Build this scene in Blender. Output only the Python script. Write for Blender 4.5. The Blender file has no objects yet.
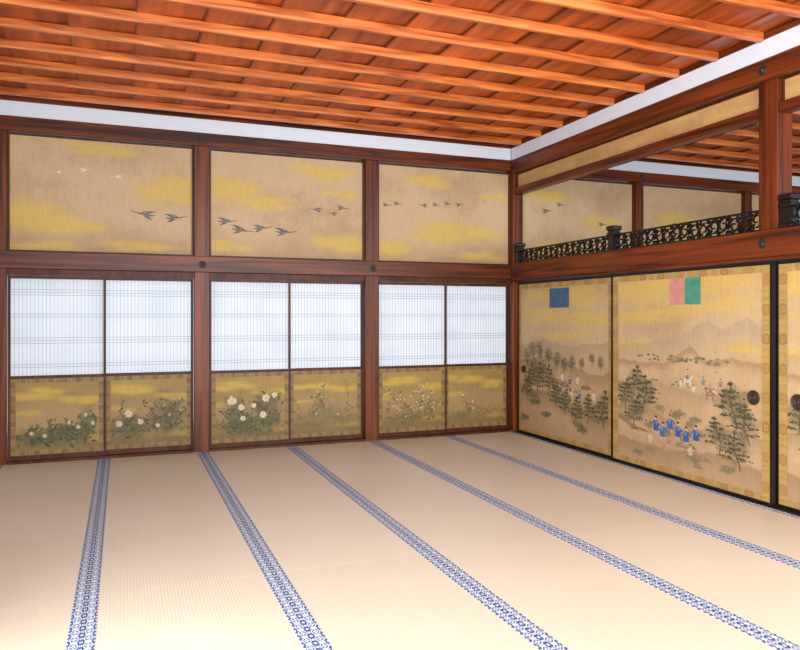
import bpy, bmesh, math, random
import numpy as np
from mathutils import Vector
random.seed(11)
R = random.Random(5)
sc = bpy.context.scene
sc.view_settings.view_transform = 'Standard'
sc.view_settings.look = 'None'

def l1(v): return v/12.92 if v <= 0.04045 else ((v+0.055)/1.055)**2.4
def lin(c): return tuple(l1(v) for v in c[:3])+(1.0,)
def rgb(r, g, b): return (r/255, g/255, b/255)
def mixrgb(a, b, t): return tuple(x*(1-t)+y*t for x, y in zip(a, b))

# ------------------------------------------------------------------ materials
def new_mat(name):
    m = bpy.data.materials.new(name); m.use_nodes = True
    nt = m.node_tree; nt.nodes.clear()
    out = nt.nodes.new('ShaderNodeOutputMaterial')
    bs = nt.nodes.new('ShaderNodeBsdfPrincipled')
    nt.links.new(bs.outputs[0], out.inputs[0])
    return m, nt, bs, out

def N(nt, t, **kw):
    n = nt.nodes.new(t)
    for k, v in kw.items(): setattr(n, k, v)
    return n

def math_n(nt, op, a, b=None, c=None, clamp=False):
    n = nt.nodes.new('ShaderNodeMath'); n.operation = op; n.use_clamp = clamp
    for i, x in enumerate((a, b, c)):
        if x is None: continue
        if isinstance(x, (int, float)): n.inputs[i].default_value = x
        else: nt.links.new(x, n.inputs[i])
    return n.outputs[0]

def mixc(nt, fac, a, b, blend='MIX'):
    n = nt.nodes.new('ShaderNodeMix'); n.data_type = 'RGBA'; n.blend_type = blend
    for s, x in ((0, fac), (6, a), (7, b)):
        if isinstance(x, (int, float)): n.inputs[s].default_value = x
        elif isinstance(x, tuple): n.inputs[s].default_value = x
        else: nt.links.new(x, n.inputs[s])
    return n.outputs[2]

def wood(name, dark, light, axis, rough=0.45, board=None, stretch=0.7, fine=16.0, spec=0.5, lo=.30, hi=.70):
    m, nt, bs, out = new_mat(name)
    geo = N(nt, 'ShaderNodeNewGeometry')
    mp = N(nt, 'ShaderNodeMapping')
    s = [fine]*3; s[axis] = stretch
    mp.inputs['Scale'].default_value = s
    nt.links.new(geo.outputs['Position'], mp.inputs[0])
    no = N(nt, 'ShaderNodeTexNoise'); no.inputs['Scale'].default_value = 1.0
    no.inputs['Detail'].default_value = 6; no.inputs['Distortion'].default_value = 0.8
    nt.links.new(mp.outputs[0], no.inputs['Vector'])
    cr = N(nt, 'ShaderNodeValToRGB')
    cr.color_ramp.elements[0].position = lo; cr.color_ramp.elements[0].color = lin(dark)
    cr.color_ramp.elements[1].position = hi; cr.color_ramp.elements[1].color = lin(light)
    nt.links.new(no.outputs['Fac'], cr.inputs[0])
    col = cr.outputs[0]
    if board:
        sep = N(nt, 'ShaderNodeSeparateXYZ'); nt.links.new(geo.outputs['Position'], sep.inputs[0])
        xx = math_n(nt, 'DIVIDE', math_n(nt, 'ADD', sep.outputs[0], 1.2+9.0), board[0])
        q = math_n(nt, 'FLOOR', xx)
        q2 = math_n(nt, 'FLOOR', math_n(nt, 'DIVIDE', math_n(nt, 'ADD', sep.outputs[1], 10.0), board[1]))
        cx = N(nt, 'ShaderNodeCombineXYZ'); nt.links.new(q, cx.inputs[0]); nt.links.new(q2, cx.inputs[1])
        wn = N(nt, 'ShaderNodeTexWhiteNoise'); nt.links.new(cx.outputs[0], wn.inputs['Vector'])
        k = math_n(nt, 'MULTIPLY_ADD', wn.outputs['Value'], 0.42, 0.66)
        fr = math_n(nt, 'FRACT', xx)
        seam = math_n(nt, 'MULTIPLY_ADD', math_n(nt, 'LESS_THAN', fr, 0.03), -0.6, 1.0)
        k = math_n(nt, 'MULTIPLY', k, seam)
        vm = N(nt, 'ShaderNodeCombineXYZ')
        for i in range(3): nt.links.new(k, vm.inputs[i])
        col = mixc(nt, 1.0, col, vm.outputs[0], 'MULTIPLY')
    nt.links.new(col, bs.inputs['Base Color'])
    bs.inputs['Roughness'].default_value = rough
    bs.inputs['Specular IOR Level'].default_value = spec
    bp = N(nt, 'ShaderNodeBump'); bp.inputs['Strength'].default_value = 0.12; bp.inputs['Distance'].default_value = 0.004
    nt.links.new(no.outputs['Fac'], bp.inputs['Height']); nt.links.new(bp.outputs[0], bs.inputs['Normal'])
    return m

WD, WL = rgb(58, 22, 6), rgb(134, 60, 22)
W = [wood('reddish_wood_%s' % 'xyz'[i], WD, WL, i, 0.38, spec=0.35, lo=.34, hi=.70) for i in range(3)]
CEILM = wood('ceiling_board_cedar', rgb(140, 54, 14), rgb(218, 106, 40), 1, 0.36, board=(0.45, 0.425), stretch=0.9, fine=10)
BATM = wood('ceiling_batten_wood', rgb(158, 70, 26), rgb(230, 132, 68), 0, 0.25, stretch=1.6, fine=22, lo=.34, hi=.66)
SHOJIW = wood('door_frame_wood', rgb(50, 22, 8), rgb(98, 48, 22), 2, spec=0.3)

def simple(name, col, rough=0.5, metal=0.0, nscale=30, amp=0.12, bump=0.0):
    m, nt, bs, out = new_mat(name)
    geo = N(nt, 'ShaderNodeNewGeometry')
    no = N(nt, 'ShaderNodeTexNoise'); no.inputs['Scale'].default_value = nscale; no.inputs['Detail'].default_value = 4
    nt.links.new(geo.outputs['Position'], no.inputs['Vector'])
    a = tuple(v*(1-amp) for v in lin(col)[:3])+(1,); b = tuple(min(1, v*(1+amp)) for v in lin(col)[:3])+(1,)
    nt.links.new(mixc(nt, no.outputs['Fac'], a, b), bs.inputs['Base Color'])
    bs.inputs['Roughness'].default_value = rough; bs.inputs['Metallic'].default_value = metal
    if bump:
        bp = N(nt, 'ShaderNodeBump'); bp.inputs['Strength'].default_value = bump; bp.inputs['Distance'].default_value = 0.003
        nt.links.new(no.outputs['Fac'], bp.inputs['Height']); nt.links.new(bp.outputs[0], bs.inputs['Normal'])
    return m

PLASTER = simple('white_plaster', rgb(222, 228, 240), 0.8, nscale=6, amp=0.03, bump=0.05)
BLACK = simple('black_lacquer', rgb(20, 16, 16), 0.3, amp=0.1)
IRON = simple('dark_bronze', rgb(34, 28, 26), 0.4, 0.4, nscale=60, amp=0.4)
PULLM = simple('engraved_bronze', rgb(66, 54, 46), 0.42, 0.4, nscale=90, amp=0.6, bump=0.5)
COVER = simple('bronze_nail_cover', rgb(52, 44, 38), 0.45, 0.3, amp=0.3)
GROUNDM = simple('underfloor_boards', rgb(120, 90, 60), 0.7)
KUMIKO = simple('lattice_wood', rgb(172, 174, 178), 0.6)

# tatami
TATAMI, nt, bs, out = new_mat('tatami_rush')
geo = N(nt, 'ShaderNodeNewGeometry')
sep = N(nt, 'ShaderNodeSeparateXYZ'); nt.links.new(geo.outputs['Position'], sep.inputs[0])
mp = N(nt, 'ShaderNodeMapping'); mp.inputs['Scale'].default_value = (2.0, 22.0, 1)
nt.links.new(geo.outputs['Position'], mp.inputs[0])
no = N(nt, 'ShaderNodeTexNoise'); no.inputs['Scale'].default_value = 6; no.inputs['Detail'].default_value = 5
nt.links.new(mp.outputs[0], no.inputs['Vector'])
no2 = N(nt, 'ShaderNodeTexNoise'); no2.inputs['Scale'].default_value = 0.9; no2.inputs['Detail'].default_value = 3
nt.links.new(geo.outputs['Position'], no2.inputs['Vector'])
sx = math_n(nt, 'SINE', math_n(nt, 'MULTIPLY', sep.outputs[0], 2*math.pi/0.016))
sy = math_n(nt, 'SINE', math_n(nt, 'MULTIPLY', sep.outputs[1], 2*math.pi/0.010))
weave = math_n(nt, 'ADD', math_n(nt, 'MULTIPLY', sx, 0.5), math_n(nt, 'MULTIPLY', sy, 0.3))
oi = N(nt, 'ShaderNodeObjectInfo')
f = math_n(nt, 'ADD', math_n(nt, 'MULTIPLY', no.outputs['Fac'], 0.5), math_n(nt, 'MULTIPLY', no2.outputs['Fac'], 0.35))
f = math_n(nt, 'MULTIPLY_ADD', weave, 0.09, f)
f = math_n(nt, 'MULTIPLY_ADD', oi.outputs['Random'], 0.14, f, clamp=True)
c = mixc(nt, f, lin(rgb(202, 190, 163)), lin(rgb(238, 231, 214)))
nt.links.new(c, bs.inputs['Base Color']); bs.inputs['Roughness'].default_value = 0.40
bp = N(nt, 'ShaderNodeBump'); bp.inputs['Strength'].default_value = 0.2; bp.inputs['Distance'].default_value = 0.002
nt.links.new(weave, bp.inputs['Height']); nt.links.new(bp.outputs[0], bs.inputs['Normal'])

# tatami border cloth (uv in metres: u across 0..w, v along)
HERI, nt, bs, out = new_mat('tatami_border_cloth')
uv = N(nt, 'ShaderNodeUVMap'); uv.uv_map = 'UVMap'
sep = N(nt, 'ShaderNodeSeparateXYZ'); nt.links.new(uv.outputs[0], sep.inputs[0])
P = 0.074
u = math_n(nt, 'SUBTRACT', sep.outputs[0], 0.028)
v0 = math_n(nt, 'SUBTRACT', math_n(nt, 'MODULO', sep.outputs[1], P), P/2)
v = math_n(nt, 'MULTIPLY', v0, 0.66)
au = math_n(nt, 'ABSOLUTE', u); av = math_n(nt, 'ABSOLUTE', v)
d = math_n(nt, 'SQRT', math_n(nt, 'ADD', math_n(nt, 'MULTIPLY', u, u), math_n(nt, 'MULTIPLY', v, v)))
ang = math_n(nt, 'ARCTAN2', u, v)
pet = math_n(nt, 'MULTIPLY_ADD', math_n(nt, 'COSINE', math_n(nt, 'MULTIPLY', ang, 4.0)), 0.0026, 0.0095)
flower = math_n(nt, 'MULTIPLY', math_n(nt, 'LESS_THAN', d, pet), math_n(nt, 'GREATER_THAN', d, 0.0030))
ring = math_n(nt, 'LESS_THAN', math_n(nt, 'ABSOLUTE', math_n(nt, 'SUBTRACT', d, 0.0175)), 0.0024)
edg = math_n(nt, 'GREATER_THAN', au, 0.0225)
dsh = math_n(nt, 'GREATER_THAN', math_n(nt, 'COSINE', math_n(nt, 'MULTIPLY', v0, 2*math.pi/0.037)), 0.0)
edg = math_n(nt, 'MULTIPLY', edg, dsh)
dia = math_n(nt, 'MULTIPLY', math_n(nt, 'GREATER_THAN', av, 0.0200), math_n(nt, 'LESS_THAN', au, 0.0150))
tot = math_n(nt, 'MAXIMUM', math_n(nt, 'MAXIMUM', ring, flower), math_n(nt, 'MAXIMUM', edg, dia))
c = mixc(nt, tot, lin(rgb(56, 80, 130)), lin(rgb(208, 218, 230)))
nt.links.new(c, bs.inputs['Base Color']); bs.inputs['Roughness'].default_value = 0.7

# painted silk: vertex colour times silk fibre noise
SILK, nt, bs, out = new_mat('painted_silk')
at = N(nt, 'ShaderNodeAttribute'); at.attribute_name = 'Col'
geo = N(nt, 'ShaderNodeNewGeometry')
mp = N(nt, 'ShaderNodeMapping'); mp.inputs['Scale'].default_value = (60, 60, 6)
nt.links.new(geo.outputs['Position'], mp.inputs[0])
no = N(nt, 'ShaderNodeTexNoise'); no.inputs['Scale'].default_value = 1.0; no.inputs['Detail'].default_value = 5
nt.links.new(mp.outputs[0], no.inputs['Vector'])
no2 = N(nt, 'ShaderNodeTexNoise'); no2.inputs['Scale'].default_value = 38.0; no2.inputs['Detail'].default_value = 3
nt.links.new(geo.outputs['Position'], no2.inputs['Vector'])
k = math_n(nt, 'MULTIPLY_ADD', no.outputs['Fac'], 0.26, 0.76)
k = math_n(nt, 'MULTIPLY_ADD', no2.outputs['Fac'], 0.22, k)
vm = N(nt, 'ShaderNodeCombineXYZ')
for i in range(3): nt.links.new(k, vm.inputs[i])
nt.links.new(mixc(nt, 1.0, at.outputs['Color'], vm.outputs[0], 'MULTIPLY'), bs.inputs['Base Color'])
bs.inputs['Roughness'].default_value = 0.55

# paper
PAPER, nt, bs, out = new_mat('shoji_paper')
nt.nodes.remove(bs)
di = N(nt, 'ShaderNodeBsdfDiffuse'); tr = N(nt, 'ShaderNodeBsdfTranslucent'); mx = N(nt, 'ShaderNodeMixShader')
geo = N(nt, 'ShaderNodeNewGeometry')
no = N(nt, 'ShaderNodeTexNoise'); no.inputs['Scale'].default_value = 3; nt.links.new(geo.outputs['Position'], no.inputs['Vector'])
c = mixc(nt, no.outputs['Fac'], lin(rgb(224, 229, 236)), lin(rgb(240, 243, 248)))
nt.links.new(c, di.inputs[0]); nt.links.new(c, tr.inputs[0]); mx.inputs[0].default_value = 0.6
nt.links.new(di.outputs[0], mx.inputs[1]); nt.links.new(tr.outputs[0], mx.inputs[2]); nt.links.new(mx.outputs[0], out.inputs[0])

# ------------------------------------------------------------------ mesh helpers
def bx(bm, x0, x1, y0, y1, z0, z1, mi=0, bev=0.0):
    x0, x1 = sorted((x0, x1)); y0, y1 = sorted((y0, y1)); z0, z1 = sorted((z0, z1))
    vs = [bm.verts.new(p) for p in ((x0,y0,z0),(x1,y0,z0),(x1,y1,z0),(x0,y1,z0),(x0,y0,z1),(x1,y0,z1),(x1,y1,z1),(x0,y1,z1))]
    fs = [bm.faces.new([vs[i] for i in f]) for f in ((0,3,2,1),(4,5,6,7),(0,1,5,4),(1,2,6,5),(2,3,7,6),(3,0,4,7))]
    for f in fs: f.material_index = mi
    if bev:
        es = list({e for f in fs for e in f.edges})
        bmesh.ops.bevel(bm, geom=es, offset=bev, segments=2, affect='EDGES', profile=0.5)

def link(o): sc.collection.objects.link(o)
def meta(o, label=None, cat=None, kind=None, group=None):
    if label: o['label'] = label
    if cat: o['category'] = cat
    if kind: o['kind'] = kind
    if group: o['group'] = group
    return o
wloc = {}
def obj(name, bm_or_me, mats, loc=(0,0,0), parent=None, **kw):
    loc = Vector(loc)
    if isinstance(bm_or_me, bmesh.types.BMesh):
        me = bpy.data.meshes.new(name)
        for vv in bm_or_me.verts: vv.co -= loc
        bm_or_me.to_mesh(me); bm_or_me.free()
    else: me = bm_or_me
    for m in mats: me.materials.append(m)
    o = bpy.data.objects.new(name, me)
    link(o); wloc[o.name] = loc
    if parent is not None:
        o.parent = parent; o.location = loc-wloc[parent.name]
    else: o.location = loc
    return meta(o, **kw)
def empty(name, loc, parent=None, **kw):
    o = bpy.data.objects.new(name, None); o.empty_display_size = 0.1
    link(o); wloc[o.name] = Vector(loc); o.location = loc
    return meta(o, **kw)
tn = [0]
def trim(x0, x1, y0, y1, z0, z1, mat, label, cat='beam', bev=0.004):
    tn[0] += 1
    bm = bmesh.new(); bx(bm, x0, x1, y0, y1, z0, z1, 0, bev)
    return obj('trim_%d' % tn[0], bm, [mat], ((x0+x1)/2, (y0+y1)/2, min(z0, z1)), label=label, cat=cat, kind='structure')

class Fr:   # planar frame: origin, horizontal dir, outward normal
    def __init__(s, o, sd, n): s.o = Vector(o); s.s = Vector(sd); s.n = Vector(n)
    def p(s, a, b, d=0.0): return s.o+s.s*a+Vector((0,0,1))*b+s.n*d
    def box(s, bm, a0, a1, b0, b1, d0, d1, bev=0.0, mi=0):
        p, q = s.p(a0, b0, d0), s.p(a1, b1, d1)
        bx(bm, p.x, q.x, p.y, q.y, p.z, q.z, mi, bev)

def lathe(bm, c, n, prof, seg=28, lobes=0):
    n = Vector(n).normalized()
    a = Vector((0,0,1)) if abs(n.z) < 0.9 else Vector((1,0,0))
    t = n.cross(a).normalized(); b = n.cross(t)
    rings = []
    for r, d in prof:
        ring = []
        for i in range(seg):
            an = 2*math.pi*(i+0.5)/seg
            rr = r*(1+0.08*math.cos(lobes*an)) if lobes else r
            ring.append(bm.verts.new(Vector(c)+n*d+t*(rr*math.cos(an))+b*(rr*math.sin(an))))
        rings.append(ring)
    for i in range(len(rings)-1):
        for j in range(seg):
            k = (j+1) % seg
            f = bm.faces.new((rings[i][j], rings[i][k], rings[i+1][k], rings[i+1][j])); f.smooth = seg > 8
    bm.faces.new(rings[0][::-1]); bm.faces.new(rings[-1])
    bmesh.ops.recalc_face_normals(bm, faces=bm.faces[:])

# ------------------------------------------------------------------ painting canvas
rs = np.random.RandomState(3)
GR = rs.rand(8, 64, 64)
def vnoise(X, Y, sx, sy, ch=0):
    x = X/sx+17.3*ch; y = Y/sy+9.1*ch
    xi = np.floor(x).astype(int); yi = np.floor(y).astype(int)
    fx = x-xi; fy = y-yi; fx = fx*fx*(3-2*fx); fy = fy*fy*(3-2*fy)
    g = GR[ch % 8]
    a = g[yi % 64, xi % 64]; b = g[yi % 64, (xi+1) % 64]; c = g[(yi+1) % 64, xi % 64]; d = g[(yi+1) % 64, (xi+1) % 64]
    return (a*(1-fx)+b*fx)*(1-fy)+(c*(1-fx)+d*fx)*fy
def sstep(a, b, x):
    t = np.clip((x-a)/(b-a), 0, 1); return t*t*(3-2*t)

GOLD = rgb(208, 174, 84)
class Canvas:
    def __init__(s, w, h, base, seed=0, res=0.0105):
        s.w, s.h, s.seed = w, h, seed; s.base = base; s.soft = 0
        s.nx = max(2, int(w/res)); s.ny = max(2, int(h/res))
        s.X, s.Y = np.meshgrid(np.linspace(0, w, s.nx+1), np.linspace(0, h, s.ny+1))
        s.C = np.zeros(s.X.shape+(3,)); s.C[:] = base; s.P = []
        s.r = random.Random(100+seed)
        s.ox = seed*7.77
    def n(s, sx, sy, ch=0): return vnoise(s.X+s.ox, s.Y+s.ox*0.5, sx, sy, ch)
    def blend(s, m, col):
        m = np.clip(m, 0, 1)[..., None]; s.C = s.C*(1-m)+np.array(col)*m
    def mottle(s, col, a):
        s.blend(a*sstep(0.3, 0.85, 0.6*s.n(.5, .35, 1)+0.25*s.n(.14, .13, 2)+.15*s.n(.04, .04, 3)), col)
    def cloud(s, cx, cy, rx, ry, col=GOLD, a=0.8):
        m = np.zeros(s.X.shape)
        for k in range(6):
            x = cx+s.r.uniform(-.55, .55)*rx; y = cy+s.r.uniform(-.45, .45)*ry
            ax = rx*s.r.uniform(.45, .75); ay = ry*s.r.uniform(.35, .6)
            d = np.sqrt(((s.X-x)/ax)**2+((s.Y-y)/ay)**2)+0.5*(s.n(.14, .07, 3)-0.5)
            m = np.maximum(m, 1-sstep(.15, 1.45, d))
        s.blend(a*m, col)
    def blob(s, cx, cy, rx, ry, col, a):
        d = np.sqrt(((s.X-cx)/rx)**2+((s.Y-cy)/ry)**2)+0.5*(s.n(.05, .04, 4)-0.5)
        s.blend(a*(1-sstep(.25, 1.2, d)), col)
    def hill(s, pts, col, a, fade):
        xs, ys = zip(*pts); top = np.interp(s.X, xs, ys)+0.03*(s.n(.05, 5, 5)-.5)+.02*(s.n(.17, 5, 6)-.5)
        d = top-s.Y
        s.blend(a*sstep(0, .016, d)*(1-sstep(0, fade, d)), col)
    def poly(s, pts, col): s.P.append((pts, mixrgb(col, s.base, s.soft)))
    def var(s, col, v=.06):
        k = s.r.uniform(-v, v); return tuple(min(1, max(0, c+k)) for c in col)
    def ell(s, cx, cy, rx, ry, col, n=10, rot=0):
        ca, sa = math.cos(rot), math.sin(rot)
        s.poly([(cx+rx*math.cos(t)*ca-ry*math.sin(t)*sa, cy+rx*math.cos(t)*sa+ry*math.sin(t)*ca) for t in [2*math.pi*i/n for i in range(n)]], col)
    def rough(s, cx, cy, rx, ry, col, n=11):
        s.poly([(cx+rx*s.r.uniform(.7, 1.15)*math.cos(t), cy+ry*s.r.uniform(.7, 1.15)*math.sin(t)) for t in [2*math.pi*i/n for i in range(n)]], col)
    def line(s, pts, w, col):
        for (x0, y0), (x1, y1) in zip(pts[:-1], pts[1:]):
            L = math.hypot(x1-x0, y1-y0) or 1e-6
            nx, ny = -(y1-y0)/L*w/2, (x1-x0)/L*w/2
            s.poly([(x0-nx, y0-ny), (x1-nx, y1-ny), (x1+nx, y1+ny), (x0+nx, y0+ny)], col)
    # ---- motifs
    def goose(s, cx, cy, z, col=rgb(84, 70, 56), flip=1, rot=0):
        ca, sa = math.cos(rot), math.sin(rot)
        def T(pp): return [(cx+z*(x*ca*flip-y*sa), cy+z*(x*sa*flip+y*ca)) for x, y in pp]
        lt = tuple(min(1, c+.22) for c in col)
        s.poly(T([(.02,-.02),(-.04,-.09),(-.20,-.15),(-.38,-.18),(-.28,-.09),(-.14,.0)]), s.var(col))
        s.poly(T([(.56,.05),(.52,.07),(.44,.065),(.30,.045),(.16,.05),(.0,.05),(-.2,.035),(-.42,.055),(-.40,.0),(-.2,-.03),(.0,-.045),(.2,-.01),(.46,.035)]), col)
        s.poly(T([(.16,-.005),(.0,-.035),(-.2,-.015),(.0,.005)]), lt)
        s.poly(T([(.14,.04),(.08,.11),(-.06,.16),(-.28,.20),(-.50,.20),(-.30,.13),(-.16,.04)]), s.var(col))
        s.poly(T([(.06,.06),(.0,.11),(-.16,.15),(-.08,.08)]), lt)
    def leaf(s, x, y, L, a, col, w=.4):
        ca, sa = math.cos(a), math.sin(a)
        s.poly([(x+L*(p*ca-q*sa), y+L*(p*sa+q*ca)) for p, q in ((0,0),(.35,-w/2),(.75,-w*.4),(1,0),(.75,w*.4),(.35,w/2))], col)
    def flower(s, x, y, r, col, n=14, ctr=rgb(196, 164, 96)):
        for i in range(n):
            a = 2*math.pi*i/n+s.r.uniform(-.1, .1)
            s.leaf(x, y, r*s.r.uniform(.8, 1.05), a, s.var(col, .06), .42)
        for i in range(n//2):
            a = 2*math.pi*(i+.3)/(n//2)
            s.leaf(x, y, r*.6, a, s.var(col, .08), .5)
        s.ell(x, y, r*.16, r*.16, ctr, 8)
    def bush(s, cx, cy, w, h, n, cols, L=.045, wash=True):
        if wash: s.blob(cx, cy, w*1.2, h*1.5, cols[0], .45)
        for i in range(n):
            a = s.r.uniform(0, 2*math.pi); q = s.r.random()**.7
            s.leaf(cx+w*1.15*q*math.cos(a), cy+h*1.2*q*math.sin(a), L*s.r.uniform(.5, 1.25), s.r.uniform(0, 6.28), s.var(s.r.choice(cols)))
    def spray(s, x, y, L, ang, bend, cols, nl=16, ll=.045, tip=None, tr=.02):
        pts = []; a = ang; px, py = x, y
        for t in range(8):
            pts.append((px, py)); px += L/8*math.cos(a); py += L/8*math.sin(a); a += bend/8
        s.line(pts, .0045, mixrgb(cols[0], rgb(96, 84, 50), .5))
        for i in range(nl):
            p = pts[s.r.randint(1, 7)]
            s.leaf(p[0]+s.r.uniform(-.01, .01), p[1]+s.r.uniform(-.01, .01), ll*s.r.uniform(.6, 1.2), s.r.uniform(0, 6.28), s.var(s.r.choice(cols)))
        if tip: s.flower(pts[-1][0], pts[-1][1], tr, tip, 9)
        return pts
    def pine(s, x, y, h, lean=0, sp=.5):
        tr = rgb(80, 58, 42); fg = rgb(62, 66, 46)
        s.blob(x+lean*.5, y+.58*h, h*sp*.7, h*.46, fg, .38)
        pts = []
        for t in range(8):
            f = t/7; pts.append((x+lean*f+.06*h*math.sin(f*6+x*9), y+h*f))
        s.line(pts, .035*h, tr)
        sd = s.r.choice((-1, 1))
        for t in (2, 3, 4, 5, 6, 7):
            f = t/7; px, py = pts[t]; sd = -sd
            wd = h*sp*(1.2-f)*.85
            for q_ in ((sd, 1), (-sd, .7)) if t < 7 else ((0, .8),):
                bxx = px+q_[0]*wd*s.r.uniform(.4, .8)*q_[1]; byy = py+s.r.uniform(-.03, .04)*h
                if q_[0]: s.line([(px, py-.06*h), ((px+bxx)/2, (py+byy)/2-.01*h), (bxx, byy)], .014*h, tr)
                for q in range(12):
                    g = s.r.gauss(0, .26); ex = bxx+g*wd; ey = byy+s.r.uniform(-.015, .05)*h*(1.2-abs(g))
                    s.rough(ex, ey, h*s.r.uniform(.03, .05), h*s.r.uniform(.018, .03), s.var(fg, .065), 8)
                for q in range(6):
                    ex = bxx+s.r.gauss(0, .28)*wd; ey = byy+s.r.uniform(.0, .05)*h
                    s.leaf(ex, ey, h*.04, s.r.uniform(.4, 2.7), s.var(rgb(98, 102, 72), .07), .3)
    def tree(s, x, y, h, fg=rgb(82, 80, 58)):
        s.blob(x, y+.60*h, .38*h, .42*h, fg, .42)
        s.line([(x, y), (x+.03*h, y+.4*h), (x-.02*h, y+.75*h)], .035*h, rgb(88, 70, 50))
        s.line([(x+.02*h, y+.4*h), (x+.16*h, y+.62*h)], .02*h, rgb(88, 70, 50))
        for i in range(44):
            a = s.r.uniform(0, 6.28); q = s.r.random()**.5
            s.rough(x+.32*h*q*math.cos(a), y+.62*h+.32*h*q*math.sin(a), .05*h, .028*h, s.var(fg, .10), 8)
    def rock(s, x, y, w, h):
        s.poly([(x-w, y), (x-w*.8, y+h*.5), (x-w*.35, y+h*.9), (x+w*.1, y+h), (x+w*.55, y+h*.6), (x+w, y)], s.var(rgb(132, 108, 82), .04))
        s.poly([(x-w*.2, y+h*.1), (x-w*.3, y+h*.8), (x+w*.1, y+h*.95), (x+w*.3, y+h*.4)], rgb(154, 128, 98))
    def person(s, x, y, h, col, flip=1):
        sk = rgb(196, 164, 130); dk = rgb(60, 50, 46)
        T = lambda pp: [(x+h*a*flip, y+h*b) for a, b in pp]
        s.poly(T([(-.16,.0),(-.09,.0),(.0,.28),(-.10,.30)]), sk)
        s.poly(T([(.10,.0),(.17,.0),(.11,.30),(.0,.28)]), sk)
        s.poly(T([(-.22,.26),(-.05,.22),(.20,.25),(.17,.5),(.13,.76),(-.1,.80),(-.2,.55)]), col)
        s.poly(T([(.08,.72),(.32,.52),(.36,.58),(.16,.76)]), s.var(col, .08))
        s.poly(T([(-.10,.72),(-.34,.56),(-.30,.50),(-.08,.62)]), s.var(col, .08))
        s.poly(T([(-.15,.60),(-.02,.5),(.04,.75),(-.08,.78)]), mixrgb(col, (1, 1, 1), .25))
        s.ell(x+.02*h*flip, y+.88*h, .085*h, .095*h, sk, 9)
        s.poly(T([(-.09,.92),(.10,.93),(.05,1.04),(-.08,1.02)]), dk)
    def horse(s, x, y, h, col, flip=1):
        T = lambda pp: [(x+h*a*flip, y+h*b) for a, b in pp]
        for lx in (-.42, -.3, .25, .38): s.poly(T([(lx,0),(lx+.06,0),(lx+.09,.5),(lx-.02,.5)]), col)
        s.poly(T([(-.5,.5),(-.4,.78),(.3,.76),(.5,1.08),(.72,.98),(.66,.88),(.52,.86),(.42,.5),(.1,.42),(-.3,.42)]), col)
        s.poly(T([(-.5,.72),(-.62,.35),(-.55,.34),(-.44,.66)]), rgb(90, 76, 62))
        s.person(x, y+h*.55, h*.8, rgb(156, 88, 70), flip)
    def border(s, b, col, mark, step=.19, hl=.045, bt=None, bb=None):
        bt = b if bt is None else bt; bb = b if bb is None else bb
        s.soft = 0; o = 0.0005
        def strip(x0, x1, y0, y1, vert):
            L = (y1-y0) if vert else (x1-x0); n = max(1, int(L/step)); st = L/n
            m_ = 24
            for i in range(m_*n//2):
                a0 = (L*i/(m_*n//2)); a1 = L*(i+1)/(m_*n//2); cc = s.var(col, .035)
                s.poly([(x0,y0+a0),(x1,y0+a0),(x1,y0+a1),(x0,y0+a1)] if vert else [(x0+a0,y0),(x0+a1,y0),(x0+a1,y1),(x0+a0,y1)], cc)
            for i in range(n):
                m = (i+.5)*st
                wd = (x1-x0) if vert else (y1-y0)
                hw = wd*.44
                for k, cc in ((1.0, s.var(mark, .04)), (.6, mixrgb(mark, col, .6)), (.25, mark)):
                    if vert:
                        cx = (x0+x1)/2; cy = y0+m
                        q = [(cx-hw*k, cy-hl*k*.7), (cx, cy-hl*k), (cx+hw*k, cy-hl*k*.7), (cx+hw*k, cy+hl*k*.7), (cx, cy+hl*k), (cx-hw*k, cy+hl*k*.7)]
                    else:
                        cx = x0+m; cy = (y0+y1)/2
                        q = [(cx-hl*k*.7, cy-hw*k), (cx+hl*k*.7, cy-hw*k), (cx+hl*k, cy), (cx+hl*k*.7, cy+hw*k), (cx-hl*k*.7, cy+hw*k), (cx-hl*k, cy)]
                    s.poly(q, cc)
        strip(o, b, o, s.h-o, True); strip(s.w-b, s.w-o, o, s.h-o, True)
        strip(b, s.w-b, s.h-bt, s.h-o, False); strip(b, s.w-b, o, bb, False)
    def build(s, name, fr, a0, b0, d, parent, **kw):
        base = fr.p(a0+s.w/2, b0, d)
        nx, ny = s.nx, s.ny
        G = np.stack([s.X, s.Y, np.zeros_like(s.X)], -1).reshape(-1, 3)
        idx = np.arange((nx+1)*(ny+1)).reshape(ny+1, nx+1)
        q = np.stack([idx[:-1, :-1], idx[:-1, 1:], idx[1:, 1:], idx[1:, :-1]], -1).reshape(-1, 4)
        verts = [tuple(g) for g in G]; faces = [tuple(int(i) for i in f) for f in q]
        cols = [lin(c) for c in np.clip(s.C, 0, 1).reshape(-1, 3)]
        lc = [cols[i] for f in faces for i in f]
        step = min(2.0e-6, .0032/max(1, len(s.P)))
        for k, (pts, col) in enumerate(s.P):
            off = .0006+k*step; st = len(verts)
            verts += [(min(s.w, max(0, x)), min(s.h, max(0, y)), off) for x, y in pts]
            faces.append(tuple(range(st, st+len(pts)))); lc += [lin(col)]*len(pts)
        wv = [tuple(fr.p(a0+x, b0+y, d+z)-base) for x, y, z in verts]
        me = bpy.data.meshes.new(name); me.from_pydata(wv, [], faces)
        ca = me.color_attributes.new('Col', 'FLOAT_COLOR', 'CORNER')
        ca.data.foreach_set('color', np.array(lc, dtype=np.float32).ravel())
        me.update()
        return obj(name, me, [SILK], base, parent, **kw)

# ------------------------------------------------------------------ dimensions
YB = 7.60; XR = 4.49; XL = -.955
BACK = Fr((0, YB, 0), (1, 0, 0), (0, -1, 0))
RIGHT = Fr((XR, 0, 0), (0, -1, 0), (-1, 0, 0))      # a = -Y
PX = [0.83, 2.68]

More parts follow.
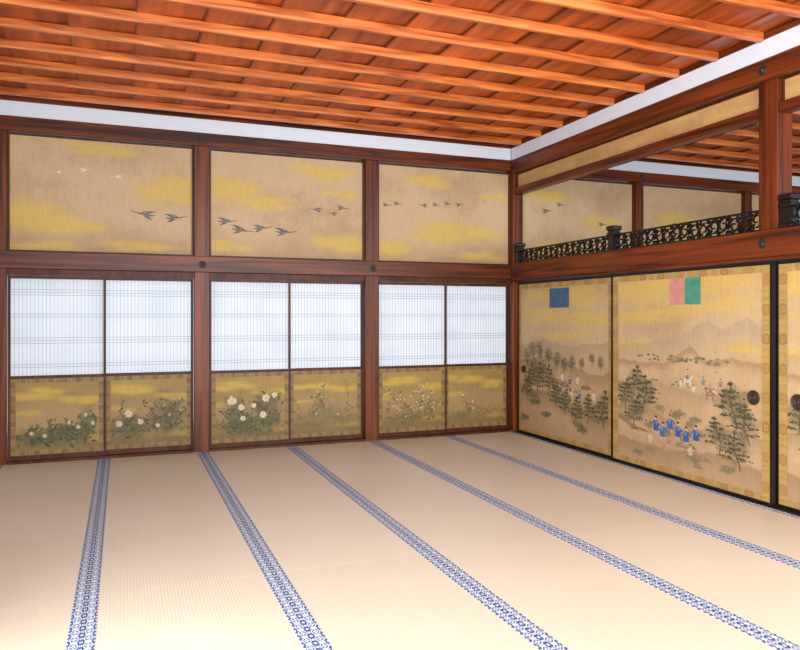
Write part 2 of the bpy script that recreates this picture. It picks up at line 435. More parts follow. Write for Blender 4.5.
# ------------------------------------------------------------------ shell
bm = bmesh.new(); bx(bm, -3.0, 9.5, -2.4, 8.6, -.2, -.05)
obj('floor', bm, [GROUNDM], (0, 0, -.2), label='wooden sub-floor under the tatami mats', cat='floor', kind='structure')

# tatami mats
cb = [-1.03, -.10, .835, 1.755, 2.685, 3.615, 4.475]
rb = [7.565, 5.705, 3.845, 1.985, .125, -1.735]
HW = .056
def heri(name, x0, x1, y0, y1, parent):
    me = bpy.data.meshes.new(name)
    z0, z1 = -.048, .0015
    xm = (x0+x1)/2
    vs = [(x0,y0,z1),(x1,y0,z1),(x1,y1,z1),(x0,y1,z1),(x0,y0,z0),(x1,y0,z0),(x1,y1,z0),(x0,y1,z0)]
    base = Vector((xm, y0, z0)); vs = [tuple(Vector(v)-base) for v in vs]
    fs = [(0,1,2,3),(4,5,1,0),(5,6,2,1),(6,7,3,2),(7,4,0,3),(7,6,5,4)]
    me.from_pydata(vs, [], fs)
    uvl = me.uv_layers.new(name='UVMap')
    for p in me.polygons:
        for li in p.loop_indices:
            co = me.vertices[me.loops[li].vertex_index].co
            uvl.data[li].uv = (co.x-(x0-xm)+.00001, co.y)
    obj(name, me, [HERI], base, parent)
for i in range(6):
    for j in range(5):
        x0, x1 = cb[i]+.0008, cb[i+1]-.0008; y1, y0 = rb[j]-.0002, rb[j+1]+.0002
        bm = bmesh.new(); bx(bm, x0+HW, x1-HW, y0, y1, -.05, 0, 0, .0006)
        loc = ((x0+x1)/2, (y0+y1)/2, -.05)
        root = empty('tatami_mat', loc, label='woven straw tatami mat with blue and white patterned cloth borders', cat='tatami mat', group='tatami mats covering the floor')
        obj('mat_surface', bm, [TATAMI], loc, root)
        heri('mat_border', x0, x0+HW, y0, y1, root); heri('mat_border', x1-HW, x1, y0, y1, root)

# walls
bm = bmesh.new()
bx(bm, -1.2, 9.4, 7.74, 7.86, 1.80, 3.56)
bx(bm, 4.62, 9.4, 7.74, 7.86, -.05, 1.80)
obj('wall_back', bm, [PLASTER], (4, 7.8, -.05), label='plaster wall behind the painted panels', cat='wall', kind='structure')
bm = bmesh.new(); bx(bm, -1.2, -1.08, 3.2, 7.74, -.05, 3.56)
obj('wall_left', bm, [PLASTER], (-1.14, 5.4, -.05), label='plain plaster side wall', cat='wall', kind='structure')
bm = bmesh.new(); bx(bm, 9.28, 9.4, -1.0, 7.74, -.05, 3.56)
obj('wall_right', bm, [PLASTER], (9.34, 3, -.05), label='far plaster wall of the adjoining room', cat='wall', kind='structure')

# ceiling
bm = bmesh.new()
x = -1.2
while x < 9.4:
    x2 = min(9.4, x+.45)
    v = [bm.verts.new(p) for p in ((x,-1.7,3.466),(x2+.01,-1.7,3.482),(x2+.01,7.86,3.482),(x,7.86,3.466),(x,-1.7,3.50),(x2+.01,-1.7,3.51),(x2+.01,7.86,3.51),(x,7.86,3.50))]
    for f in ((3,2,1,0),(4,5,6,7),(0,1,5,4),(1,2,6,5),(2,3,7,6),(3,0,4,7)): bm.faces.new([v[k] for k in f])
    x += .45
bx(bm, -1.2, 9.4, -1.7, 7.86, 3.515, 3.56)
ceil = obj('ceiling', bm, [CEILM], (4, 3, 3.46), label='cedar board ceiling with orange battens', cat='ceiling', kind='structure')
def batten(x0, x1, y):
    w, z0, z1 = .025, 3.408, 3.470
    pr = [(-w,z1),(-w,z0+.018),(-w+.010,z0),(w-.010,z0),(w,z0+.018),(w,z1)]
    bm = bmesh.new()
    A = [bm.verts.new((x0, y+a, b)) for a, b in pr]; B = [bm.verts.new((x1, y+a, b)) for a, b in pr]
    for k in range(6): bm.faces.new((A[k], A[(k+1) % 6], B[(k+1) % 6], B[k]))
    bm.faces.new(A[::-1]); bm.faces.new(B); bmesh.ops.recalc_face_normals(bm, faces=bm.faces[:])
    obj('ceiling_batten', bm, [BATM], ((x0+x1)/2, y, z1), ceil)
y = 7.60-.30
while y > -1.5:
    batten(-1.07, 4.43, y); batten(4.665, 9.27, y); y -= .425

# posts (back)
for x in (XL-.07, PX[0], PX[1]):
    trim(x-.075, x+.075, 7.575, 7.725, 0, 3.42, W[2], 'square reddish-brown wooden post', 'post')
trim(4.475, 4.61, 7.545, 7.725, 0, 3.42, W[2], 'square wooden corner post', 'post')
for x in (6.39, 8.28):
    trim(x-.06, x+.06, 7.575, 7.725, -.05, 3.42, W[2], 'wooden post in the adjoining room', 'post')
# back beams
back_rails = []
for (x0, x1) in ((-1.07, 4.434), (4.615, 9.27)):
    up = trim(x0, x1, 7.53, 7.573, 3.145, 3.275, W[0], 'long reddish-brown upper wall rail')
    lo = trim(x0, x1, 7.53, 7.573, 1.850, 2.01, W[0], 'long reddish-brown rail above the sliding doors')
    back_rails.append((up, lo))
    trim(x0, x1, 7.535, 7.572, 3.279, 3.418, PLASTER, 'white plaster band below the ceiling', 'plaster band', 0)
    trim(x0, x1, 7.525, 7.572, 3.420, 3.464, W[0], 'wooden ceiling edge moulding', 'moulding', .003)
trim(4.434, 4.473, 1.95, 7.522, 3.420, 3.464, W[1], 'wooden ceiling edge moulding', 'moulding', .003)
trim(4.615, 4.66, 1.95, 7.522, 3.420, 3.464, W[1], 'wooden ceiling edge moulding', 'moulding', .003)
bays = [(XL+.005, PX[0]-.075), (PX[0]+.075, PX[1]-.075), (PX[1]+.075, 4.474)]
for a, b in bays:
    trim(a, b, 7.59, 7.72, 1.79, 1.85, SHOJIW, 'grooved lintel above the shoji', 'lintel', .003)
    trim(a, b, 7.58, 7.72, -.02, .022, SHOJIW, 'wooden threshold track under the shoji', 'threshold', .003)

# upper wall paintings
def frame_rect(fr, a0, a1, b0, b1, w, d0, d1, mat, parent, name='frame', wb=None):
    bm = bmesh.new(); wb = w if wb is None else wb
    fr.box(bm, a0, a1, b0, b0+wb, d0, d1); fr.box(bm, a0, a1, b1-w, b1, d0, d1)
    fr.box(bm, a0, a0+w, b0+wb, b1-w, d0, d1); fr.box(bm, a1-w, a1, b0+wb, b1-w, d0, d1)
    return obj(name, bm, [mat], fr.p((a0+a1)/2, b0, d0), parent)
BASEU = rgb(198, 167, 130)
ups = [
 (bays[0], 1, [(.14,.32,.50,.20),(.34,.24,.3,.1),(.88,.60,.30,.17),(.45,.93,.3,.06),(.2,.03,.35,.07),(.75,.05,.35,.07)],
  [(.25,.70,.11,1),(.39,.73,.11,1),(.57,.69,.13,1),(.72,.36,.24,0),(.90,.34,.22,0)]),
 (bays[1], 2, [(.16,.62,.30,.18),(.36,.53,.3,.09),(.65,.86,.42,.10),(.12,.10,.25,.08),(.85,.15,.35,.13),(.85,.66,.2,.05)],
  [(.10,.33,.22,0),(.19,.25,.24,0),(.32,.28,.22,0),(.47,.25,.24,0),(.68,.49,.15,0),(.79,.46,.13,0),(.86,.52,.15,0)]),
 (bays[2], 3, [(.6,.33,.5,.16),(.12,.12,.3,.10),(.8,.08,.3,.07),(.35,.86,.35,.07),(.88,.75,.22,.05)],
  [(.06,.58,.12,0),(.14,.60,.12,0),(.33,.60,.12,0),(.43,.61,.12,0),(.52,.63,.12,0),(.61,.63,.12,0)]),
 ((4.62, 6.33), 4, [(.7,.5,.3,.12),(.2,.8,.3,.08),(.3,.2,.3,.1),(.8,.15,.3,.1)], [(.22,.62,.16,0),(.34,.70,.13,0),(.72,.50,.15,0)]),
 ((6.45, 8.22), 5, [(.3,.6,.35,.12),(.8,.3,.35,.12),(.5,.15,.3,.1)], [(.3,.55,.12,0),(.4,.5,.12,0),(.5,.56,.1,0)]),
 ((8.34, 9.27), 6, [(.3,.6,.25,.12),(.8,.3,.25,.12)], [])]
for (a, b), sd, clouds, geese in ups:
    z0, z1 = 2.012, 3.142
    root = empty('painted_wall_panel', BACK.p((a+b)/2, z0, -.03), label='large beige wall painting with wild geese flying among gold clouds' if sd < 6 else 'beige wall painting with gold clouds', cat='wall painting', group='painted panels of the upper wall')
    frame_rect(BACK, a+.002, b-.002, z0, z1, .018, -.045, -.005, SHOJIW, root)
    c = Canvas(b-a-.040, z1-z0-.036, BASEU, sd)
    c.mottle(rgb(172, 138, 100), .7)
    c.blend(.35*sstep(.3, .0, c.Y/c.h), rgb(166, 130, 88))
    for u_, v_, rx, ry in clouds:
        c.cloud(u_*c.w, v_*c.h, rx*1.08, ry*1.15, GOLD, .85)
    for u_, v_, z, pale in geese:
        c.goose(u_*c.w, v_*c.h, z, rgb(204, 190, 170) if pale else rgb(96, 86, 76), R.choice((1, 1, -1)), R.uniform(-.15, .15))
    c.build('painting', BACK, a+.020, z0+.018, -.035, root)

# shoji sliding doors with painted lower panels
G1, G2, G3 = rgb(56, 58, 34), rgb(90, 88, 50), rgb(70, 74, 46)
def dado(kind, w, h, seed):
    c = Canvas(w, h, rgb(160, 132, 76), seed, .009)
    c.mottle(rgb(130, 102, 56), .6)
    c.blend(.45*sstep(.62, .95, c.Y/h+.25*(c.n(.2, .06, 2)-.5)), rgb(170, 140, 64))
    c.blend(.5*sstep(.22, .42, c.Y/h)*sstep(.72, .5, c.Y/h), rgb(172, 140, 98))
    c.blend(.55*sstep(.30, .08, c.Y/h+.2*(c.n(.2, .06, 4)-.5)), rgb(104, 88, 46))
    gd = rgb(198, 164, 66)
    c.cloud(w*.28, h*.80, .26, .08, gd, .9); c.cloud(w*.78, h*.70, .22, .06, gd, .85); c.cloud(w*.82, h*.18, .2, .05, gd, .5); c.cloud(w*.15, h*.55, .15, .04, gd, .6)
    c.soft = .16
    gs = [G1, G2, G3]; wh = rgb(220, 208, 182)
    if kind == 0:
        c.bush(w*.25, h*.22, .20, .06, 55, [G1, G3], .055); c.bush(w*.62, h*.26, .20, .08, 80, [G1, G3], .055); c.bush(w*.82, h*.36, .09, .14, 55, gs, .05)
        for i in range(12): c.spray(c.r.uniform(.1, .85)*w, h*.2, c.r.uniform(.15, .34), c.r.uniform(.2, 2.8), c.r.uniform(-1, 1), gs, 9)
        for x, y in ((.62,.40),(.72,.34),(.80,.50),(.22,.28),(.36,.24),(.88,.38)): c.flower(x*w, y*h, .025, rgb(200, 186, 164), 9)
    elif kind == 1:
        c.bush(w*.28, h*.30, .18, .09, 70, gs, .06); c.bush(w*.74, h*.42, .16, .17, 110, gs, .05)
        for i in range(12): c.spray(c.r.uniform(.15, .85)*w, h*.22, c.r.uniform(.2, .40), c.r.uniform(.4, 2.5), c.r.uniform(-1, 1), gs, 9)
        for x, y, r in ((.26,.48,.048),(.40,.36,.040),(.15,.34,.038),(.60,.3,.028)): c.flower(x*w, y*h, r, rgb(214, 198, 176), 11)
        for x, y in ((.68,.58),(.8,.66),(.87,.5),(.74,.44)): c.flower(x*w, y*h, .018, rgb(188, 142, 116), 8)
    elif kind == 2:
        c.bush(w*.5, h*.24, .32, .08, 110, gs, .055); c.bush(w*.72, h*.5, .14, .14, 65, gs, .05); c.bush(w*.3, h*.45, .12, .12, 50, gs, .05)
        for i in range(12): c.spray(c.r.uniform(.15, .85)*w, h*.2, c.r.uniform(.2, .46), c.r.uniform(.5, 2.5), c.r.uniform(-.9, .9), gs, 9)
        for x, y, r in ((.26,.60,.055),(.38,.50,.040),(.70,.62,.05),(.81,.66,.035),(.40,.34,.032),(.66,.38,.042),(.54,.52,.03)):
            c.flower(x*w, y*h, r, wh, 16)
    elif kind == 3:
        gg = [rgb(116, 104, 66), rgb(96, 90, 56)]
        for i in range(20): c.spray(c.r.uniform(.12, .88)*w, h*c.r.uniform(.12, .4), c.r.uniform(.18, .42), c.r.uniform(.2, 2.9), c.r.uniform(-1.4, 1.4), gg, 9, .036, rgb(192, 174, 136) if i % 3 == 0 else None, .016)
        c.bush(w*.5, h*.3, .28, .1, 30, gg, .035)
    elif kind == 4:
        gg = [rgb(100, 94, 58), rgb(82, 80, 50)]
        for i in range(16): c.spray(c.r.uniform(.08, .92)*w, h*c.r.uniform(.12, .35), c.r.uniform(.2, .44), c.r.uniform(.2, 2.9), c.r.uniform(-1.2, 1.2), gg, 9, .036)
        c.bush(w*.45, h*.22, .24, .05, 30, gg, .04)
        for i in range(46):
            a = c.r.uniform(0, 6.28); q = c.r.random()**.5
            x = w*(.5+.42*q*math.cos(a)); y = h*(.5+.1*math.sin(x*14)+.24*q*math.sin(a)); c.flower(x, y, .013, rgb(214, 202, 174), 6)
    else:
        gg = [rgb(116, 104, 66), rgb(96, 90, 56)]
        c.bush(w*.2, h*.2, .12, .05, 26, gg, .04)
        for i in range(7): c.spray(w*c.r.uniform(.1, .4), h*.15, c.r.uniform(.18, .36), c.r.uniform(.5, 2.0), c.r.uniform(-1, 1), gg, 8, .036, rgb(204, 190, 158) if i < 3 else None, .02)
        for i in range(5): c.spray(w*c.r.uniform(.4, .85), h*.2, c.r.uniform(.12, .25), c.r.uniform(-.1, .7), c.r.uniform(-.4, .6), gg, 7, .028)
    c.border(.044, rgb(142, 114, 66), rgb(114, 84, 46), .115, .022)
    return c
dn = [0]
def shoji(a0, a1, doff, kind):
    dn[0] += 1
    d0, d1 = doff-.030, doff
    root = empty('door_%d' % dn[0], BACK.p((a0+a1)/2, .022, doff-.015), label='sliding shoji with white paper lattice above a painted flower panel', cat='sliding door', kind='structure')
    z0, z1, zm0, st = .023, 1.788, .80, .022
    bm = bmesh.new()
    BACK.box(bm, a0, a0+st, z0, z1, d0, d1, .002); BACK.box(bm, a1-st, a1, z0, z1, d0, d1, .002)
    BACK.box(bm, a0+st, a1-st, z1-.03, z1, d0, d1); BACK.box(bm, a0+st, a1-st, z0, z0+.045, d0, d1)
    BACK.box(bm, a0+st, a1-st, zm0, zm0+.028, d0, d1, .002)
    obj('frame', bm, [SHOJIW], BACK.p((a0+a1)/2, z0, d0), root)
    bm = bmesh.new(); BACK.box(bm, a0+st-.004, a1-st+.004, zm0+.02, z1-.02, d0+.005, d0+.0065)
    obj('shoji_paper', bm, [PAPER], BACK.p((a0+a1)/2, zm0, d0), root)
    bm = bmesh.new(); A0, A1 = a0+st, a1-st; n = 24
    for i in range(1, n):
        x = A0+(A1-A0)*i/n; BACK.box(bm, x-.0015, x+.0015, zm0+.028, z1-.03, d0+.008, d0+.012)
    zb, zt = zm0+.028, z1-.03
    for g in (.10, .36, .62, .86):
        for o_ in (-.026, 0, .026) if g in (.36, .86) else (-.013, .013):
            z = zb+(zt-zb)*g+o_; BACK.box(bm, A0, A1, z-.0022, z+.0022, d0+.012, d0+.016)
    obj('lattice', bm, [KUMIKO], BACK.p((a0+a1)/2, zm0, d0), root)
    c = dado(kind, A1-A0, zm0-z0-.045, 20+kind)
    c.build('painted_panel', BACK, A0, z0+.045, d1-.010, root)
    bm = bmesh.new(); BACK.box(bm, A0, A1, z0+.045, zm0, d0+.004, d1-.012)
    obj('backing_board', bm, [SHOJIW], BACK.p((a0+a1)/2, z0, d0), root)
k = 0
for a, b in bays:
    m = (a+b)/2
    shoji(a+.004, m+.012, -.022, k); shoji(m-.012, b-.004, -.060, k+1); k += 2

# ------------------------------------------------------------------ right side
Y1 = 1.95   # near end of right partition
YE = 7.543
trim(4.478, 4.61, Y1, YE, -.02, .006, BLACK, 'black lacquered threshold track under the painted doors', 'threshold', .002)
trim(4.475, 4.61, Y1, YE, 1.81, 1.845, W[1], 'grooved lintel above the painted doors', 'lintel', .003)
trim(4.475, 4.61, Y1, YE, 1.846, 2.03, W[1], 'thick wooden lintel beam between the rooms', 'beam')
r_lo = trim(4.435, 4.473, Y1, 7.525, 1.835, 2.025, W[1], 'long reddish-brown rail above the painted doors', 'beam')
r_up = trim(4.435, 4.473, Y1, 7.525, 3.125, 3.275, W[1], 'long reddish-brown upper rail', 'beam')
trim(4.475, 4.61, Y1, YE, 3.125, 3.275, W[1], 'upper beam between the rooms', 'beam')
trim(4.44, 4.473, Y1, 7.53, 3.279, 3.418, PLASTER, 'white plaster band below the ceiling', 'plaster band', 0)
trim(4.475, 4.61, Y1, YE, 3.279, 3.418, PLASTER, 'white plaster band above the transom opening', 'plaster band', 0)
trim(4.478, 4.625, 3.80, 3.965, 2.031, 3.124, W[2], 'square wooden post dividing the transom opening', 'post')
trim(4.48, 4.60, Y1, Y1+.14, 2.031, 3.124, W[2], 'square wooden post at the partition end', 'post')
trim(4.48, 4.60, Y1-.14, Y1-.005, -.05, 3.409, W[2], 'square wooden post at the partition end', 'post')
for y0, y1, sd in ((3.967, YE, 31), (Y1+.142, 3.798, 32)):
    trim(4.49, 4.595, y0, y1, 2.872, 2.945, W[1], 'slim lower rail of the transom band', 'beam')
    root = empty('painted_wall_panel', (4.54, (y0+y1)/2, 2.946), label='long narrow painted gold band high above the transom opening', cat='wall painting', group='painted bands above the transom')
    frame_rect(RIGHT, -y1+.001, -y0-.001, 2.946, 3.122, .012, -.06, -.03, SHOJIW, root)
    c = Canvas(y1-y0-.026, 3.122-2.946-.024, rgb(200, 154, 102), sd, .014)
    c.mottle(rgb(174, 126, 78), .8)
    for q in range(6): c.cloud(c.w*(q+.5)/6, c.h*R.random(), .3, .05, rgb(206, 170, 100), .6)
    c.build('painting', RIGHT, -y1+.013, 2.958, -.045, root)

# openwork railing
def ribbon(bm, fr, pts, w, d0, d1):
    n = len(pts); rows = []
    for i, (a, b) in enumerate(pts):
        p, q = pts[max(0, i-1)], pts[min(n-1, i+1)]
        dx, dy = q[0]-p[0], q[1]-p[1]; L = math.hypot(dx, dy) or 1e-6
        nx, ny = -dy/L*w/2, dx/L*w/2
        rows.append([bm.verts.new(fr.p(a+s1*nx, b+s1*ny, dd)) for s1, dd in ((-1, d0), (1, d0), (1, d1), (-1, d1))])
    for r0, r1 in zip(rows[:-1], rows[1:]):
        for k in range(4): bm.faces.new((r0[k], r0[(k+1) % 4], r1[(k+1) % 4], r1[k]))
    bm.faces.new(rows[0][::-1]); bm.faces.new(rows[-1])
def railing(y0, y1):
    z0, z1 = 2.031, 2.195; d0, d1 = -.038, -.022
    a0, a1 = -y1, -y0
    root = empty('openwork_railing', RIGHT.p((a0+a1)/2, z0, -.03), label='low black lacquered openwork railing with scroll carving', cat='railing', group='openwork railings in the transom opening')
    for nm, b0, b1 in (('bottom_rail', z0, z0+.016), ('top_rail', z1-.016, z1)):
        bm = bmesh.new(); RIGHT.box(bm, a0, a1, b0, b1, d0-.006, d1+.006, .003)
        obj(nm, bm, [BLACK], RIGHT.p((a0+a1)/2, b0, d0), root)
    bm = bmesh.new(); zc = (z0+z1)/2; n = max(1, round((a1-a0)/.20)); U = (a1-a0)/n; H = (z1-z0)/2-.012
    for i in range(n):
        c0 = a0+U*(i+.5); fl = 1 if i % 2 else -1
        for sg in (-1, 1):
            cx, cz = c0+sg*U*.25, zc+sg*fl*.008
            pts = []
            for t in range(26):
                f = t/25; r = H*.92*(1-.80*f); an = (0 if sg < 0 else math.pi)+sg*fl*f*8.5
                pts.append((cx+r*1.0*math.cos(an), cz+r*math.sin(an)))
            ribbon(bm, RIGHT, pts, .0095, d0, d1)
            for (ox, oz) in ((.46, .70), (.46, -.70), (.04, .76), (.04, -.76)):
                x_, z_ = c0+sg*U*ox, zc+H*oz
                q = []
                for t in range(12):
                    f = t/11; r = .021*(1-.75*f); an = math.copysign(1, oz)*math.pi/2+sg*f*6
                    q.append((x_+r*math.cos(an), z_+r*math.sin(an)))
                ribbon(bm, RIGHT, q, .0080, d0, d1)
            for k_ in range(5):
                an = k_*1.256+.4*fl; x_ = cx+H*.8*math.cos(an); z_ = cz+H*.66*math.sin(an)
                ribbon(bm, RIGHT, [(x_-.014, z_-.009), (x_, z_+.001), (x_+.016, z_+.010)], .014, d0+.002, d1-.002)
    obj('scrollwork', bm, [IRON], RIGHT.p((a0+a1)/2, z0, d0), root)
    return root
def capital(yc, w=.048):
    bm = bmesh.new(); z0 = 2.031
    k = math.sqrt(2)
    prof = [(w*1.0,0),(w*1.0,.030),(w*.86,.036),(w*.86,.140),(w*1.05,.148),(w*1.05,.176),(w*.80,.184),(w*.80,.196),(w*1.08,.206),(w*1.08,.236),(w*.98,.244)]
    lathe(bm, (4.522, yc, z0), (0, 0, 1), [(r*k, d) for r, d in prof], seg=4)
    obj('railing_newel', bm, [BLACK], (4.522, yc, z0), label='compact black lacquered square newel block', cat='newel post', group='black newel blocks on the lintel')
for yy in (7.475, 5.70, 3.735): capital(yy)
railing(5.757, 7.415); railing(3.97, 5.643); railing(Y1+.145, 3.675)

# nail covers (fixed to the rails)
def nailcover(p, n, par):
    bm = bmesh.new(); lathe(bm, p, n, [(.036,-.002),(.036,.004),(.028,.009),(.025,.006),(.016,.007),(.012,.015),(.004,.017)], 36, lobes=6)
    obj('nail_cover', bm, [COVER], p, par, label='small bronze flower-shaped nail cover')
for x in (PX[0], PX[1]):
    nailcover((x, 7.53, 3.21), (0, -1, 0), back_rails[0][0]); nailcover((x, 7.53, 1.928), (0, -1, 0), back_rails[0][1])
nailcover((4.435, 3.89, 1.93), (-1, 0, 0), r_lo); nailcover((4.435, 3.89, 3.20), (-1, 0, 0), r_up)
nailcover((4.435, 7.40, 3.20), (-1, 0, 0), r_up); nailcover((4.435, 7.40, 1.93), (-1, 0, 0), r_lo)
nailcover((6.39, 7.53, 3.21), (0, -1, 0), back_rails[1][0])

# fusuma
def fus_canvas(w, h, seed):
    c = Canvas(w, h, rgb(200, 170, 128), seed)
    c.mottle(rgb(176, 142, 102), .6)
    c.blend(.4*sstep(.6, .3, c.Y/h), rgb(188, 152, 116))
    c.blend(.4*sstep(.25, .05, c.Y/h), rgb(166, 130, 96))
    c.soft = .12
    return c
GN = rgb(92, 90, 64)
def fusuma(y0, y1, doff, kind, handles):
    dn[0] += 1
    a0, a1 = -y1, -y0; z0, z1, st, sb = .008, 1.806, .028, .020
    d0, d1 = doff-.03, doff
    root = empty('door_%d' % dn[0], RIGHT.p((a0+a1)/2, z0, doff-.015), label='large painted fusuma sliding door with landscape, brocade border and black lacquered frame', cat='sliding door', kind='structure')
    frame_rect(RIGHT, a0, a1, z0, z1, st, d0, d1, BLACK, root, wb=sb)
    bm = bmesh.new(); RIGHT.box(bm, a0+st, a1-st, z0+sb, z1-st, d0+.003, d1-.008); obj('door_core', bm, [SHOJIW], RIGHT.p((a0+a1)/2, z0, d0), root)
    w, h = a1-a0-2*st, z1-z0-st-sb
    c = fus_canvas(w, h, 40+kind)
    for u_, v_, rx, ry in (((.5,.90,.8,.13),(.2,.78,.5,.10),(.8,.76,.5,.09),(.5,.66,.4,.06)) if kind == 0 else ((.2,.92,.5,.13),(.7,.93,.6,.11),(.3,.78,.45,.08),(.65,.84,.4,.07),(.9,.64,.3,.05),(.12,.62,.3,.06))):
        c.cloud(u_*w, v_*h, rx*1.15, ry*1.2, rgb(210, 176, 92), .8)
    if kind == 0:
        c.hill([(0,h*.58),(w*.3,h*.64),(w*.6,h*.60),(w,h*.64)], rgb(160, 136, 106), .5, .25)
        c.hill([(0,h*.48),(w*.4,h*.54),(w*.8,h*.44),(w,h*.46)], rgb(132, 110, 80), .5, .2)
        c.hill([(0,h*.30),(w*.4,h*.30),(w*.8,h*.20),(w,h*.22)], rgb(116, 98, 70), .55, .28)
        for x, y, hh in ((.10,.42,.26),(.17,.48,.24),(.26,.47,.26),(.36,.45,.24),(.46,.44,.22),(.19,.37,.26),(.29,.36,.26),(.62,.43,.20),(.82,.48,.15),(.9,.46,.17),(.54,.42,.20),(.72,.45,.16)): c.tree(x*w, y*h, hh)
        for i in range(9): c.rock(c.r.uniform(.08, .9)*w, h*c.r.uniform(.14, .36), c.r.uniform(.05, .12), c.r.uniform(.03, .07))
        for x, y, hh in ((.36,.28,.32),(.24,.27,.34),(.14,.30,.30),(.10,.22,.28),(.44,.20,.28)): c.pine(x*w, y*h, hh, .03, .65)
        for x, y, cc in ((.52,.37,rgb(208,196,174)),(.60,.35,rgb(70,94,140)),(.68,.36,rgb(206,194,172)),(.76,.33,rgb(156,90,74)),(.70,.27,rgb(70,94,140)),(.84,.28,rgb(206,196,176)),(.50,.29,rgb(70,94,140))): c.person(x*w, y*h, .115, cc)
        c.horse(w*.60, h*.27, .12, rgb(200, 188, 166))
        for x, y, hh in ((.54,.17,.28),(.66,.13,.28),(.78,.15,.28),(.92,.14,.36)): c.pine(x*w, y*h, hh, .03, .65)
        for i in range(14): c.bush(c.r.uniform(.05, .95)*w, c.r.uniform(.08, .26)*h, .08, .025, 20, [GN, rgb(112,102,72)], .035)
        for i in range(6): c.goose(c.r.uniform(.3, .9)*w, c.r.uniform(.62, .74)*h, .04, rgb(130, 110, 88))
    else:
        c.hill([(0,h*.62),(w*.3,h*.66),(w*.52,h*.70),(w*.66,h*.77),(w*.75,h*.73),(w*.88,h*.79),(w,h*.72)], rgb(172, 150, 124), .55, .28)
        c.hill([(0,h*.55),(w*.38,h*.55),(w*.48,h*.60),(w*.56,h*.64),(w*.66,h*.58),(w*.8,h*.60),(w,h*.58)], rgb(158, 116, 82), .65, .10)
        c.hill([(0,h*.42),(w*.3,h*.46),(w*.6,h*.42),(w,h*.47)], rgb(162, 134, 100), .5, .14)
        c.hill([(0,h*.30),(w*.25,h*.33),(w*.5,h*.24),(w*.8,h*.28),(w,h*.26)], rgb(144, 118, 88), .5, .2)
        c.hill([(0,h*.14),(w*.4,h*.12),(w*.7,h*.16),(w,h*.12)], rgb(134, 108, 78), .5, .2)
        for i in range(40):
            x = c.r.gauss(.56, .14)*w; c.rough(x, h*.57+c.r.uniform(-.02, .03), .024, .012, c.var(rgb(120, 108, 76), .05), 9)
        for i in range(18):
            x = c.r.uniform(.1, .9)*w; c.rough(x, h*.45+c.r.uniform(-.02, .02), .026, .012, c.var(rgb(130, 118, 86), .05), 9)
        for i in range(10): c.rock(c.r.uniform(.1, .9)*w, h*c.r.uniform(.06, .34), c.r.uniform(.05, .12), c.r.uniform(.03, .06))
        for x, y, cc in ((.50,.43,rgb(208,198,178)),(.58,.41,rgb(206,194,172)),(.64,.45,rgb(110,118,140)),(.54,.48,rgb(200,188,166)),(.74,.45,rgb(164,98,78)),(.70,.40,rgb(206,196,176))): c.person(x*w, y*h, .085, cc)
        c.horse(w*.54, h*.44, .095, rgb(212, 202, 182)); c.horse(w*.68, h*.39, .095, rgb(140, 112, 86), -1)
        for x, y, hh in ((.17,.36,.26),(.24,.28,.32),(.09,.28,.28),(.17,.20,.26)): c.pine(x*w, y*h, hh, .03, .75)
        for x, y, hh in ((.82,.28,.34),(.89,.22,.28),(.74,.16,.26),(.84,.10,.28)): c.pine(x*w, y*h, hh, -.05, .75)
        c.soft = .06
        for x, y in ((.33,.18),(.38,.155),(.48,.17),(.535,.155),(.595,.17),(.43,.20)): c.person(x*w, y*h, .165, c.var(rgb(46, 82, 146), .04), c.r.choice((1, -1)))
        c.soft = .35
        for x, y in ((.29,.12),(.56,.10)): c.person(x*w, y*h, .12, rgb(196, 182, 158))
        c.horse(w*.42, h*.10, .11, rgb(160, 140, 114), 1)
        for i in range(14): c.goose(c.r.uniform(.25, .8)*w, c.r.uniform(.48, .8)*h, .045, rgb(140, 120, 96))
        for i in range(18): c.bush(c.r.uniform(.05, .92)*w, c.r.uniform(.07, .34)*h, .06, .02, 16, [GN, rgb(112,102,72)], .032)
    c.border(.045 if kind == 0 else .072, rgb(178, 144, 82), rgb(166, 122, 68), .21, .045, bt=.055, bb=.05)
    c.build('painting', RIGHT, a0+st, z0+sb, d1-.006, root)
    cards = {0: [(.69, 1.60, .375, .215, rgb(62, 94, 126))], 1: [(.80, 1.61, .165, .225, rgb(200, 138, 124)), (.98, 1.61, .175, .225, rgb(72, 142, 120))], 2: []}[kind]
    for (a, b, cw, ch, col) in cards:
        m = simple('card_paper_%d_%d' % (kind, int(a*100)), col, .7, nscale=14, amp=.4)
        bm = bmesh.new(); RIGHT.box(bm, a0+a, a0+a+cw, b-ch/2, b+ch/2, d1-.0022, d1-.0008)
        obj('poem_card', bm, [m], RIGHT.p(a0+a, b, d1), root, label='coloured paper poem card pasted on the painting')
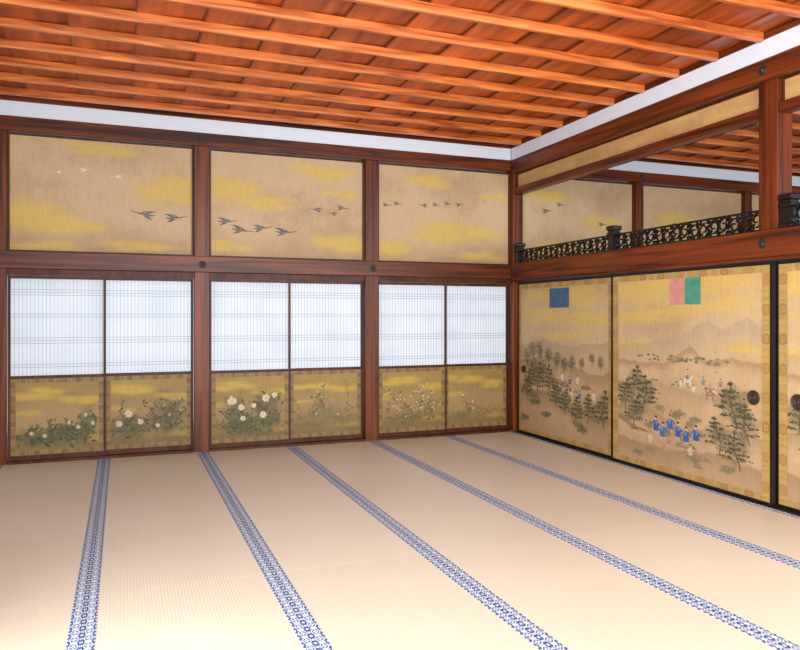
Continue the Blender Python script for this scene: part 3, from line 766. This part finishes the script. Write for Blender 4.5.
    for (yy, zz, rr) in handles:
        bm = bmesh.new(); p = RIGHT.p(-yy, zz, d1-.0022)
        lathe(bm, p, (-1, 0, 0), [(rr,0),(rr,.006),(rr*.94,.010),(rr*.84,.010),(rr*.78,.005),(rr*.70,.007),(rr*.64,.003),(rr*.5,.002),(rr*.46,.006),(rr*.38,.006),(rr*.34,.002),(rr*.2,.003),(rr*.14,.008),(rr*.05,.009)], 32)
        obj('door_pull', bm, [PULLM], p, root, label='round dark bronze recessed door pull')
fusuma(5.735, 7.540, -.045, 0, [(7.40, .765, .045)])
fusuma(3.855, 5.715, -.008, 1, [(4.03, .785, .056)])
fusuma(Y1+.01, 3.868, -.045, 2, [(3.68, .79, .056)])

# left corner rails
trim(-1.075, -1.035, 3.2, 7.525, 1.845, 2.01, W[1], 'side wall rail', 'beam')
trim(-1.075, -1.035, 3.2, 7.525, 3.145, 3.275, W[1], 'upper side wall rail', 'beam')
trim(-1.15, -1.03, 3.06, 3.195, -.05, 3.41, W[2], 'square wooden post at the end of the side wall', 'post')

# ------------------------------------------------------------------ light
w = bpy.data.worlds.new('sky'); sc.world = w; w.use_nodes = True
bg = w.node_tree.nodes['Background']; bg.inputs[0].default_value = (.86, .94, 1, 1); bg.inputs[1].default_value = .68
def area(name, loc, rot, sx, sy, e, col=(1, 1, 1)):
    l = bpy.data.lights.new(name, 'AREA'); l.shape = 'RECTANGLE'; l.size = sx; l.size_y = sy; l.energy = e; l.color = col
    o = bpy.data.objects.new(name, l); o.location = loc; o.rotation_euler = rot; link(o); return o
area('daylight_front', (3.2, -1.9, 2.0), (math.radians(72), 0, 0), 9.0, 3.0, 720, (.92, .98, 1))
area('daylight_side', (-2.4, 1.0, 1.9), (math.radians(70), 0, math.radians(-90)), 4.2, 2.6, 440, (.92, .975, 1))
area('daylight_garden', (1.7, 9.6, 1.6), (math.radians(-90), 0, 0), 7.0, 3.2, 165, (.99, .985, .98))

# ------------------------------------------------------------------ camera
cd = bpy.data.cameras.new('camera'); cd.sensor_width = 36; cd.lens = 32.22; cd.shift_y = -.0112
co = bpy.data.objects.new('camera', cd); co.location = (.065, -.037, 1.4)
co.rotation_euler = (math.radians(90), 0, math.radians(-21.2)); link(co); sc.camera = co
